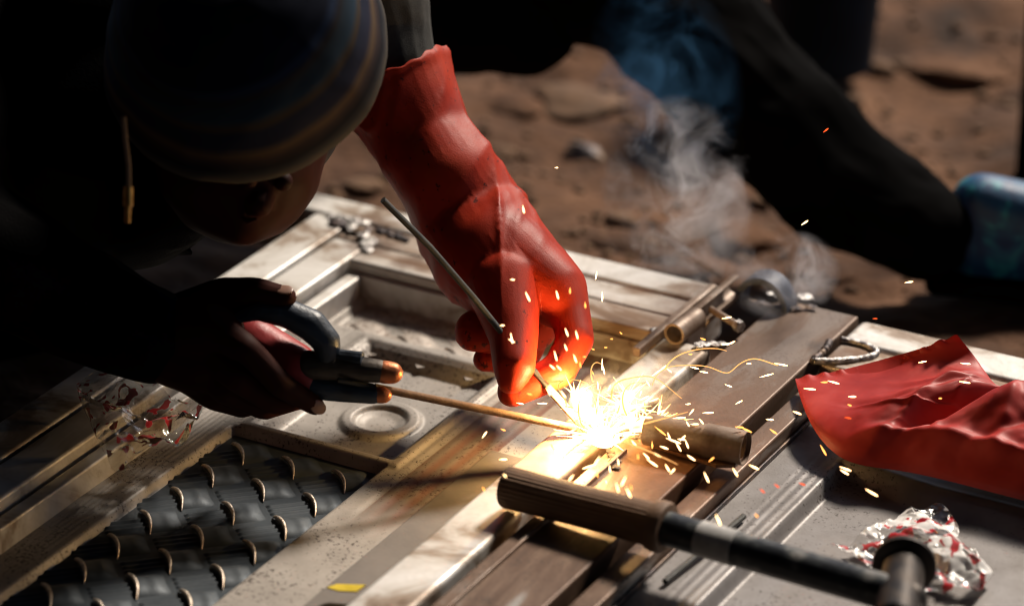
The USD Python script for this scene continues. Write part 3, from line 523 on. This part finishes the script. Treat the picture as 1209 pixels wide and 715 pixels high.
sp = obj('shoe', up_, 'shoe_blue', Wd, 'blue cloth shoe with pale turquoise patches', smooth=True); obj('sole', sole, 'black_cloth', sp, smooth=True)
up_, sole = shoe(at(40, 372, .01), at(-170, 470, .01), .10, .10)
sp = obj('shoe', up_, 'bucket_blue', Wd, smooth=True); obj('sole', sole, 'black_cloth', sp, smooth=True)
# hat: dome with a turned rim, pale bands along the rim
hc = dep(287, 55, 2.93); hax = (-FW) * .80 + UP * .38 - RIGHT * .12; hax /= np.linalg.norm(hax)
prof = [(.0005, .118), (.03, .116), (.055, .108), (.078, .094), (.095, .075), (.106, .055), (.113, .036), (.119, .020), (.1235, .006), (.1255, -.006), (.1262, -.014), (.1245, -.018), (.119, -.016), (.108, -.01)]
d, a, b = frame_of(hax); n = 96; th = np.linspace(0, 2 * np.pi, n + 1); pr = np.array(prof)
arc = np.concatenate([[0], np.cumsum(np.linalg.norm(np.diff(pr, axis=0), axis=1))]); arc = arc / arc[10]
tt = np.linspace(0, 1, 60) * arc[-1]; pr = np.stack([np.interp(tt, arc, pr[:, k]) for k in (0, 1)], 1)
HP = hc + d * pr[:, None, 1:] + pr[:, None, :1] * (np.cos(th)[None, :, None] * a + np.sin(th)[None, :, None] * b)
HP += ((fbm(HP * 16, 3, 2) - .5) * .010)[..., None] * (HP - hc) / .12
HP[:, -1] = HP[:, 0]
UVh = np.stack([np.broadcast_to(tt[:, None], HP.shape[:2]), np.broadcast_to(th[None] / 6.2832, HP.shape[:2])], -1).reshape(-1, 2)
obj('hat', grid(HP), 'plaid', Wd, 'dark plaid cloth hat with pale bands along its edge', smooth=True, uv=UVh)
ds = [dep(146, 138, 2.82), dep(148, 165, 2.82), dep(152, 195, 2.82), dep(152, 222, 2.82)]
dp = obj('drawstring', tube(ds, .0022, 8), 'cord', Wd); obj('aglet', lathe([(.0, 0), (.0042, .001), (.0044, .017), (.0026, .018), (.0026, .03), (.0022, .031), (0, .0315)], dep(152, 219, 2.82), dep(151, 250, 2.82), 14), 'gold_metal', dp, 'brass tipped end')
# red gauntlet on the left arm: sleeve, palm, thumb on top of the bent index finger, other fingers curled
gl = [chain([(P(462, 92, 3.190), .056), (P(500, 165, 3.175), .047), (P(528, 212, 3.160), .049), (P(558, 262, 3.165), .052), (P(577, 300, 3.135), .054), (P(600, 335, 3.110), .042)], 44),
      chain([(P(577, 300, 3.135), .054), (P(652, 342, 3.105), .031)], 44),
      chain([(P(594, 335, 3.095), .034), (P(607, 395, 3.060), .0225), (P(607, 430, 3.040), .0190), (P(604, 448, 3.035), .0125)], 44),           # thumb
      chain([(P(652, 342, 3.105), .031), (P(672, 368, 3.090), .0185), (P(679, 400, 3.075), .0168), (P(660, 437, 3.060), .0160), (P(606, 462, 3.055), .0135)], 44),   # index
      chain([(P(640, 355, 3.135), .026), (P(628, 385, 3.135), .022), (P(588, 390, 3.110), .0215), (P(561, 391, 3.105), .0185)], 44),                # middle
      chain([(P(630, 375, 3.155), .022), (P(618, 415, 3.145), .017), (P(594, 420, 3.125), .0145), (P(573, 424, 3.120), .0110)], 44),              # ring
      chain([(P(610, 380, 3.175), .020), (P(600, 410, 3.165), .015), (P(585, 425, 3.150), .012)], 44)]
K0, K1 = P(466, 100, 3.188), P(545, 235, 3.155)
d, a, b = frame_of(K1 - K0); e1 = RIGHT - d * (RIGHT @ d); e1 /= np.linalg.norm(e1); e2 = np.cross(d, e1)
hand_m = organic(union(gl), .0038, 22)
def folds(p, seed=3):
    u = (p - K0) @ d; w = (p - K0) @ e1; h_ = (p - K0) @ e2
    q = np.stack([u * 4, w * 16 + u * 26, h_ * 13], -1)
    rdg = 1 - np.abs(2 * fbm(q, 2, seed) - 1)
    q2 = np.stack([u * 17, w * 20, h_ * 20], -1)
    arm = 1 - sstep(u, .15, .26)
    crease = 1 - np.abs(2 * noise(np.stack([u * 5 + w * 5, w * 24 + u * 12, h_ * 18], -1), 4) - 1)
    return (rdg ** 2 - .6) * (.0008 + .0040 * arm) + (crease ** 6) * .0040 * (.3 + .7 * arm) + (fbm(q2, 2, 8) - .5) * .0014
hand_m = hand_m.slice_plane(K0, d)
hv = hand_m.vertices; hn = hand_m.vertex_normals
u = (hv - K0) @ d; edge_ = np.clip(1 - u / .012, 0, 1)
an = np.arctan2((hv - K0) @ e1, (hv - K0) @ e2)
hand_m.vertices = hv + hn * folds(hv)[:, None] + d * (edge_ * (.0012 * np.sin(an * 17) + .006 * np.sin(an * 3 + 1)))[:, None] + hn * (.002 * np.exp(-((u - .004) / .004) ** 2))[:, None]
gm = hand_m
obj('gauntlet', gm, 'glove_rubber', Wd, 'long red rubber gauntlet gripping the rod', smooth=True)

# ------------------------------------------------------------------ the empty red glove on the right door
A = [(0, at(939, 447, ZG + .004)), (.25, at(962, 508, ZG + .000)), (.5, at(1002, 544, ZG - .010)), (.75, at(1060, 555, ZG - .012)), (1.0, at(1130, 570, ZG - .012)), (1.3, at(1215, 592, ZG - .012)), (1.6, at(1310, 612, ZG - .012))]
B = [(0, at(1130, 396, ZG + .060)), (.25, at(1165, 442, ZG + .030)), (.5, at(1188, 464, ZG + .020)), (.75, at(1225, 470, ZG + .012)), (1.0, at(1260, 490, ZG + .010)), (1.3, at(1330, 520, ZG + .008)), (1.6, at(1400, 545, ZG + .006))]
ns, nv = 150, 110
s = np.linspace(0, 1.6, ns); A_, B_ = [CubicSpline([k[0] for k in Q], np.array([k[1] for k in Q]))(s) for Q in (A, B)]; tv = np.linspace(0, 1, nv)
base = A_[:, None] * (1 - tv)[None, :, None] + B_[:, None] * tv[None, :, None]
sg, tg = np.meshgrid(s, tv, indexing='ij')
lens = np.sin(np.pi * np.clip(tg, 0, 1)) ** .55
q = np.stack([sg * 3.2, tg * 2.4, 0 * sg], -1)
fold = (fbm(q * .8, 2, 21) - .5) * .030 + (1 - np.abs(2 * fbm(q * .9 + 9, 2, 5) - 1) - .7) * .014 + (fbm(q * 4, 2, 31) - .5) * .004
valley = -.026 * np.exp(-((sg - .60 - .35 * (tg - .4)) / .10) ** 2) * sstep(tg, .15, .5) + .020 * np.exp(-((sg - .86 - .25 * (tg - .4)) / .13) ** 2) * sstep(tg, .2, .55)
ridge = .012 * np.exp(-((tg - .10 - .08 * sg) / .06) ** 2) * sstep(sg, .35, .6)
for c0, c1, am, wd in [(.18, .55, .005, .035), (.33, .30, -.006, .03), (.42, -.35, .007, .028), (.74, .25, -.008, .03), (.95, -.4, .007, .035), (1.1, .5, -.006, .03), (.62, -.6, .005, .022), (.50, .9, .0045, .02)]:
    fold = fold + .6 * am * np.exp(-((sg - c0 - c1 * (tg - .5) + .02 * np.sin(tg * 9 + c0 * 20)) / wd) ** 2) * sstep(tg, .05, .3) * sstep(-tg, -.97, -.7)
top = base + np.array([0, 0, 1.]) * ((sstep(sg, -.12, .40) * lens - .5 * np.clip(1 - sg / .35, 0, 1) * np.sin(np.pi * tg) ** 1.5) * (.022 + .012 * sstep(sg, .5, 1.2) + fold + valley) + ridge * lens)[..., None]
wave = (.0022 * np.sin(tg * 62) * (np.clip(1 - sg / .03, 0, 1)))[..., None] * (FW - UP * .5)
top = top + wave
bot = base - np.array([0, 0, 1.]) * (lens * .004)[..., None]
cuff = cat([grid(top), grid(bot[:, ::-1]), grid(np.stack([top[:, 0], bot[:, 0]], 1)), grid(np.stack([top[:, -1], bot[:, -1]], 1)[:, ::-1])])
Gv = thing('red_glove', 'empty crumpled red rubber gauntlet lying on the right door', 'glove', at(1080, 510))
obj('gauntlet', cuff, 'glove_rubber_dusty', Gv, smooth=True)
gf = [chain([(at(1300 + 8 * k, 600 - 34 * k, ZG + .006), .02), (at(1370 + 10 * k, 618 - 32 * k, ZG + .002), .015), (at(1430 + 6 * k, 632 - 30 * k, ZG), .012)]) for k in range(4)]
for f_ in gf: obj('finger', organic(f_, .006, 6), 'glove_rubber_dusty', Gv, smooth=True)
obj('thumb', organic(chain([(at(1290, 520, ZG + .03), .018), (at(1330, 498, ZG + .03), .014), (at(1366, 490, ZG + .03), .011)]), .006, 6), 'glove_rubber_dusty', Gv, smooth=True)

# ------------------------------------------------------------------ crumpled wrappings
def crumple(outline, z, amp, seed, n=46):
    """a crumpled film: jittered points inside an outline, folded by random creases, triangulated"""
    from shapely.geometry import Polygon, Point
    from scipy.spatial import Delaunay
    g = np.random.default_rng(seed); pts = np.array([at(x, y, z)[:2] for x, y in outline]); poly = Polygon(pts)
    x0, y0, x1, y1 = poly.bounds; c = []
    while len(c) < n * 10:
        p = g.uniform((x0, y0), (x1, y1))
        if poly.contains(Point(p)): c.append(p)
    edge = []
    for i in range(len(pts)):
        for t in np.linspace(0, 1, 7)[:-1]: edge.append(pts[i] * (1 - t) + pts[(i + 1) % len(pts)] * t + g.normal(0, .0015, 2))
    c = np.array(c + edge); tri = Delaunay(c).simplices
    ok = np.array([poly.buffer(.002).contains(Point(c[t].mean(0))) for t in tri]); tri = tri[ok]
    h = np.zeros(len(c))
    for k in range(16):
        a_ = g.uniform(0, np.pi); o = c[g.integers(len(c))]
        u = (c - o) @ [math.cos(a_), math.sin(a_)]
        h += np.abs(u) * g.uniform(-.5, .5) * np.exp(-np.abs(u) / .03)
    h = (h - h.min()); h = h / h.max() * amp + g.uniform(0, amp * .10, len(c))
    t = trimesh.Trimesh(np.column_stack([c, z + .002 + h]), tri).subdivide().subdivide()
    t.vertices[:, 2] += (np.abs(fbm(t.vertices * 70, 2, seed) - .5) - .1) * amp * .35
    return t
W1 = [(92, 462), (124, 452), (150, 448), (176, 462), (200, 488), (214, 494), (243, 492), (240, 514), (226, 528), (206, 540), (166, 553), (150, 566), (133, 570), (127, 548), (114, 524), (104, 498)]
tag(obj('plastic_wrap', crumple(W1, ZG + .002, .034, 3), 'film_clear', smooth=True), 'crumpled clear plastic wrap with red print in the shade below the bare hand', 'plastic wrap')
W2 = [(978, 660), (1010, 650), (1042, 636), (1062, 622), (1098, 604), (1112, 612), (1128, 630), (1132, 640), (1120, 652), (1150, 655), (1158, 672), (1172, 690), (1160, 704), (1130, 716), (1080, 720), (1030, 690), (1004, 672)]
tag(obj('plastic_wrap', crumple(W2, ZG - .034, .026, 11), 'film_print', smooth=True), 'torn white and red printed plastic wrapper on the right panel behind the hammer head', 'plastic wrap')

# ------------------------------------------------------------------ background
Bk = thing('bucket', 'dark blue bucket standing behind the trouser leg at the top', 'bucket', at(975, 85, 0))
bp = at(968, 78, 0)
obj('wall', lathe([(0, .0), (.058, .0), (.064, .004), (.082, .24), (.086, .245), (.083, .25), (.078, .245), (.061, .01), (0, .01)], bp, bp + [0, 0, 1], 48), 'bucket_blue', Bk)
obj('rim', lathe([(.084, .225), (.089, .23), (.089, .246), (.084, .25)], bp, bp + [0, 0, 1], 48), 'bucket_blue', Bk)
po = at(1214, 190, 0)
tag(obj('post', tube([po + [0, 0, -.02], po + [0, 0, .3], po + [.01, 0, .9]], .014, 10), 'black_cloth'), 'dark post at the right edge above the blue shoe', 'post')

# ------------------------------------------------------------------ the arc, its sparks and trails
Arc = thing('welding_arc', 'blinding welding arc with yellow white flare at the electrode tip', 'arc', at(712, 514, ZG + .006))
def spiky(c, r, n, seed, lo, hi, flat=.6):
    g = np.random.default_rng(seed); s = trimesh.creation.icosphere(2, r); s.vertices = s.vertices * (1 + .6 * (noise(s.vertices / r * 1.7 + seed, seed)[:, None] - .5)) * [1, 1, flat] + c
    ms = [s]
    for k in range(n):
        dv = g.normal(0, 1, 3); dv[2] = abs(dv[2]) * .55; dv /= np.linalg.norm(dv); ln = g.uniform(lo, hi)
        p0 = c + dv * r * .5; bend = g.normal(0, .07 * ln, 3)
        ms.append(tube([p0, p0 + dv * ln * .5 + bend * .3, p0 + dv * ln + bend], [.0011 * g.uniform(.5, 1.6), .0006, .0001], 5))
    return cat(ms)
obj('core', spiky(at(712, 516, ZG + .010), .0145, 40, 1, .014, .038) , 'arc_white', Arc, smooth=True)
obj('flare', spiky(dep(679, 466, 3.025), .0042, 9, 14, .006, .02), 'arc_flare', Arc, smooth=True)
obj('flare', spiky(at(752, 503, ZG + .010), .0085, 34, 2, .012, .038), 'arc_flare', Arc, smooth=True)
obj('flare', spiky(at(736, 480, ZG + .016), .007, 22, 4, .010, .034), 'arc_flare', Arc, smooth=True)
obj('flare', spiky(at(741, 466, ZG + .014), .0068, 14, 5, .008, .026), 'arc_flare', Arc, smooth=True)
obj('flare', spiky(at(700, 496, ZG + .012), .006, 20, 6, .012, .030), 'arc_flare', Arc, smooth=True)
obj('flare', spiky(at(775, 498, ZG + .012), .005, 18, 8, .012, .034), 'arc_flare', Arc, smooth=True)
lamp = UsdLux.SphereLight.Define(stage, str(Arc.GetPath()) + '/arc_light')
lamp.CreateRadiusAttr(.005); lamp.CreateIntensityAttr(.62); lamp.CreateNormalizeAttr(True); lamp.CreateColorAttr(Gf.Vec3f(1.0, .62, .24)); lamp.AddTranslateOp().Set(Gf.Vec3d(*[float(v) for v in dep(679, 466, 3.025) - at(712, 514, ZG + .006)]))

def capsule(p, dv, ln, r):
    dv = dv / np.linalg.norm(dv); t = np.linspace(0, 1, 5)
    return tube([p - dv * ln / 2 + dv * ln * x for x in t], r * np.array([.2, .6, 1, 1, .45]), 6)
SP = [(657,198,0,.4,'h'),(618,247,80,.9,'h'),(605,330,0,.5,'h'),(623,350,65,1.2,'h'),(658,348,75,1,'h'),(593,384,0,.5,'h'),(604,399,80,1.2,'h'),(604,402,30,.8,'h'),(669,392,70,1,'h'),(681,395,75,1,'h'),(668,410,70,.8,'h'),(656,420,75,1.2,'h'),(652,433,40,.8,'h'),(660,434,45,.8,'h'),(679,423,70,1,'h'),(704,325,100,1,'h'),(711,350,90,1.2,'h'),(691,360,85,.7,'w'),(673,343,90,.7,'w'),
      (950,263,-35,1.0,'h'),(1073,333,-8,1,'h'),(975,154,-40,.8,'r'),(1033,376,0,.6,'r'),(858,375,-10,1.2,'h'),(858,406,-10,1.2,'h'),(922,430,10,1.6,'h'),(905,443,-15,1.7,'h'),(863,405,-28,1.1,'h'),(820,434,15,1.1,'h'),(831,439,10,1.0,'h'),(860,455,20,.9,'h'),(836,487,-2,1.3,'h'),(828,497,50,.8,'h'),(812,500,60,.7,'h'),(884,429,0,.6,'h'),
      (956,459,5,1.4,'h'),(984,451,15,1.4,'h'),(973,451,0,.8,'w'),(1006,468,0,.9,'h'),(1003,478,20,.5,'w'),(1089,427,-10,1,'h'),(1140,429,5,1.2,'h'),(1139,451,8,1.3,'h'),(1001,493,10,.8,'r'),
      (941,487,20,1,'h'),(909,495,5,.9,'h'),(913,509,35,1,'w'),(881,507,25,1.4,'w'),(873,504,5,1,'w'),(890,551,25,1.2,'h'),(868,557,60,1.1,'h'),(834,563,65,1.3,'h'),(848,613,65,1.3,'h'),(972,531,60,1.4,'w'),(998,553,20,1.4,'h'),(997,557,30,1.1,'h'),(1029,581,30,1.6,'h'),(947,571,20,.8,'r'),(917,573,40,.7,'r'),(900,579,40,.7,'r'),(893,608,50,.5,'w'),
      (729,575,75,1.1,'h'),(742,581,65,1.2,'h'),(690,568,70,.6,'w'),(770,546,35,1.5,'h'),(763,538,45,1,'h'),(795,520,20,1.8,'h'),(801,527,60,1.2,'h'),(790,515,70,1,'h'),(806,517,-45,.9,'h'),(811,524,70,1,'h'),(784,528,20,1,'h'),(816,540,35,1.1,'h'),(788,552,60,1,'h'),(794,556,-50,.8,'h'),(840,542,-40,.8,'w'),
      (594,542,0,.9,'h'),(572,513,-55,.9,'h'),(596,561,40,.5,'h'),(571,577,60,.6,'w'),(594,507,20,.6,'w'),(685,430,80,.7,'w'),(700,440,70,.5,'w'),(711,430,90,1.4,'h'),(713,437,80,1,'h'),(706,455,85,1,'h'),(696,466,75,1,'h'),(684,470,60,1,'h'),(665,465,55,1,'h'),(672,480,10,1,'w'),(775,440,-35,1.3,'h'),(765,452,60,.8,'h'),(782,435,-40,1.2,'h'),(790,437,40,.8,'h'),(700,412,20,.4,'w'),(715,410,0,.4,'w'),(722,400,0,.3,'w'),(733,393,40,.4,'w'),(690,421,0,.4,'w'),(760,470,-25,1.4,'h'),(772,472,-20,1.2,'h'),(756,492,70,1,'h'),(742,492,70,.9,'h'),(815,418,0,.5,'w'),(830,400,20,.7,'w'),(614,476,10,.9,'h'),(640,476,0,1.2,'h'),(648,463,60,.8,'h'),(1110,470,0,.4,'w'),(652,527,60,.7,'w'),(625,465,15,.6,'w'),(745,575,80,.6,'w'),(705,560,70,.7,'w'),(730,545,80,.8,'h'),(720,553,85,.8,'h')]
kinds = {'h': ('spark_hot', 'white hot spark streak'), 'w': ('spark_warm', 'small orange spark streak'), 'r': ('spark_red', 'dim red cooling spark')}
PLACES = [((555, 220, 700, 480), 'in front of the red gauntlet that grips the rod'), ((938, 395, 1209, 580), 'above the empty red glove'), ((940, 130, 1209, 395), 'in front of the black trouser leg and its shade'),
          ((640, 150, 700, 215), 'over the bare earth left of the smoke'), ((860, 500, 1209, 640), 'over the grey panel of the right door'), ((690, 320, 740, 460), 'before the bright rails right of the gauntlet'),
          ((740, 350, 937, 450), 'over the brown plate below the hinge with the arched bracket'), ((560, 460, 650, 600), 'over the grey sheet beside the silver middle tube'), ((780, 500, 900, 620), 'around the loose hinge barrel'),
          ((660, 545, 780, 610), 'just behind the hammer grip'), ((0, 0, 1209, 715), 'in the bright burst close round the arc')]
protos = {}
def spark(px, py, ang, ln, k, d):
    a_ = math.radians(ang); dv = RIGHT * math.cos(a_) - UP * math.sin(a_)
    dv = dv / np.linalg.norm(dv); p = dep(px, py, d)
    x = UsdGeom.Xform.Define(stage, numbered('/World', 'spark')); pr = x.GetPrim()
    _, u, w = frame_of(dv); sl = max(ln, .35)
    x.AddTransformOp().Set(Gf.Matrix4d(*[float(z) for row in ([*(dv * sl), 0], [*(u * min(1, .55 + .45 * ln)), 0], [*(w * min(1, .55 + .45 * ln)), 0], [*p, 1]) for z in row]))
    if k not in protos:
        protos[k] = pr.GetPath()
        usdkit.mesh(stage, f'{pr.GetPath()}/ember', capsule(np.zeros(3), np.array([1., 0, 0]), .0076, .00075), M[kinds[k][0]], smooth=True)
    else:
        pr.GetReferences().AddInternalReference(protos[k]); pr.SetInstanceable(True)
    pl = next(t for (x0, y0, x1, y1), t in PLACES if x0 <= px <= x1 and y0 <= py <= y1)
    tag(pr, f'{kinds[k][1]} {pl}', 'spark', f'{kinds[k][1]}s {pl}')
def gate_depth(px, py): return float((at(px, py) - EYE) @ FW)
for px, py, ang, ln, k in SP:
    on_hand = 555 < px < 700 and 230 < py < 470
    dd = 2.93 if on_hand else min(gate_depth(px, py) - .08, 3.12) if py > 330 else 3.10
    if px > 930 and 400 < py < 600: dd = gate_depth(px, py) - (.14 if py < 500 else .06)
    if 560 < py and 590 < px < 800: dd = gate_depth(px, py) - .13
    spark(px, py, ang, ln, k, dd)
g = np.random.default_rng(5)
for k in range(48):
    rr_ = abs(g.normal(0, 42)) + 14; a_ = g.uniform(0, 2 * np.pi); px, py = 735 + rr_ * 1.25 * math.cos(a_), 500 + rr_ * .8 * math.sin(a_)
    spark(px, py, math.degrees(a_) + g.normal(0, 30), g.uniform(.3, 1.7), 'h' if g.uniform() < .6 else 'w', gate_depth(px, py) - g.uniform(.04, .14))
TR = [[(722,470),(728,452),(745,446),(765,444),(780,450),(795,462),(805,470)] , [(770,455),(778,440),(795,432),(820,431),(840,434),(858,440),(870,432),(885,424),(900,425),(918,431)],
      [(668,480),(664,466),(659,455),(670,448),(690,451),(700,461)], [(700,450),(698,436),(703,428),(712,432)], [(785,436),(800,420),(820,413),(840,411),(858,414)], [(690,505),(683,480),(690,462),(700,470),(704,490)],
      [(740,490),(735,470),(742,455),(760,452)], [(760,500),(790,492),(812,486)], [(735,520),(770,534),(800,548)], [(690,520),(670,535),(660,550)]]
TRL = ['orange slag trail bending from the arc burst up toward the hinge', 'long wavy orange trail crossing the brown plate to a bright spark end', 'hooked orange trail curling under the gauntlet fingertip', 'short orange trail hooking upward beside the gauntlet', 'faint orange trail arching above the long wavy one', 'narrow looped orange trail standing left of the arc core',
       'small orange trail curling above the arc core', 'short flat orange trail running right of the arc core', 'orange trail running down right toward the hinge barrel', 'faint orange trail falling from the arc toward the hammer grip']
for i, tpts in enumerate(TR):
    q = np.array(tpts, float); tt = np.arange(len(q)); ts = np.linspace(0, len(q) - 1, len(q) * 6)
    from scipy.interpolate import CubicSpline
    c = CubicSpline(tt, q)(ts); pts = [dep(x, y, gate_depth(x, y) - .10) for x, y in c]
    tag(obj('spark_trail', tube(pts, np.linspace(.0008, .0003, len(pts)) if i != 1 else np.linspace(.0004, .0006, len(pts)), 5), 'trail', smooth=True), TRL[i], 'spark trail', 'curling trails round the arc')

# ------------------------------------------------------------------ smoke
smoke('smoke_blue', (.12, .34, .66), 14, 19, .46, .78, 1.4, .6)
smoke('smoke_pale', (.80, .78, .84), 75, 19, .48, .76, 1.4, .62)
smoke('smoke_arc', (.9, .8, .7), 32, 34, .44, .66, 1.0)
def puff(px, py, d, rx, ry, rz, roll, mt, label):
    s_ = trimesh.creation.icosphere(3, 1.0); c = dep(px, py, d); a_ = math.radians(roll)
    u = RIGHT * math.cos(a_) - UP * math.sin(a_); w = RIGHT * math.sin(a_) + UP * math.cos(a_); k = d / F
    m = usdkit.mesh(stage, numbered('/World', 'smoke'), s_, M[mt])
    m.AddTransformOp().Set(Gf.Matrix4d(*[float(z) for row in ([*(u * rx * k), 0], [*(w * ry * k), 0], [*(FW * rz), 0], [*c, 1]) for z in row]))
    tag(m.GetPrim(), label, 'smoke', kind='stuff')
puff(785, 95, 3.30, 95, 130, .07, -12, 'smoke_blue', 'bluish smoke drifting up in front of the black trousers')
puff(800, 235, 3.25, 95, 125, .07, 0, 'smoke_pale', 'pale grey smoke rising over the earth behind the top rail')
puff(925, 325, 3.25, 70, 55, .05, -10, 'smoke_pale', 'small curl of smoke right of the arched hinge bracket')
puff(752, 478, 3.02, 88, 62, .04, -20, 'smoke_arc', 'smoke glowing orange in the light of the arc')
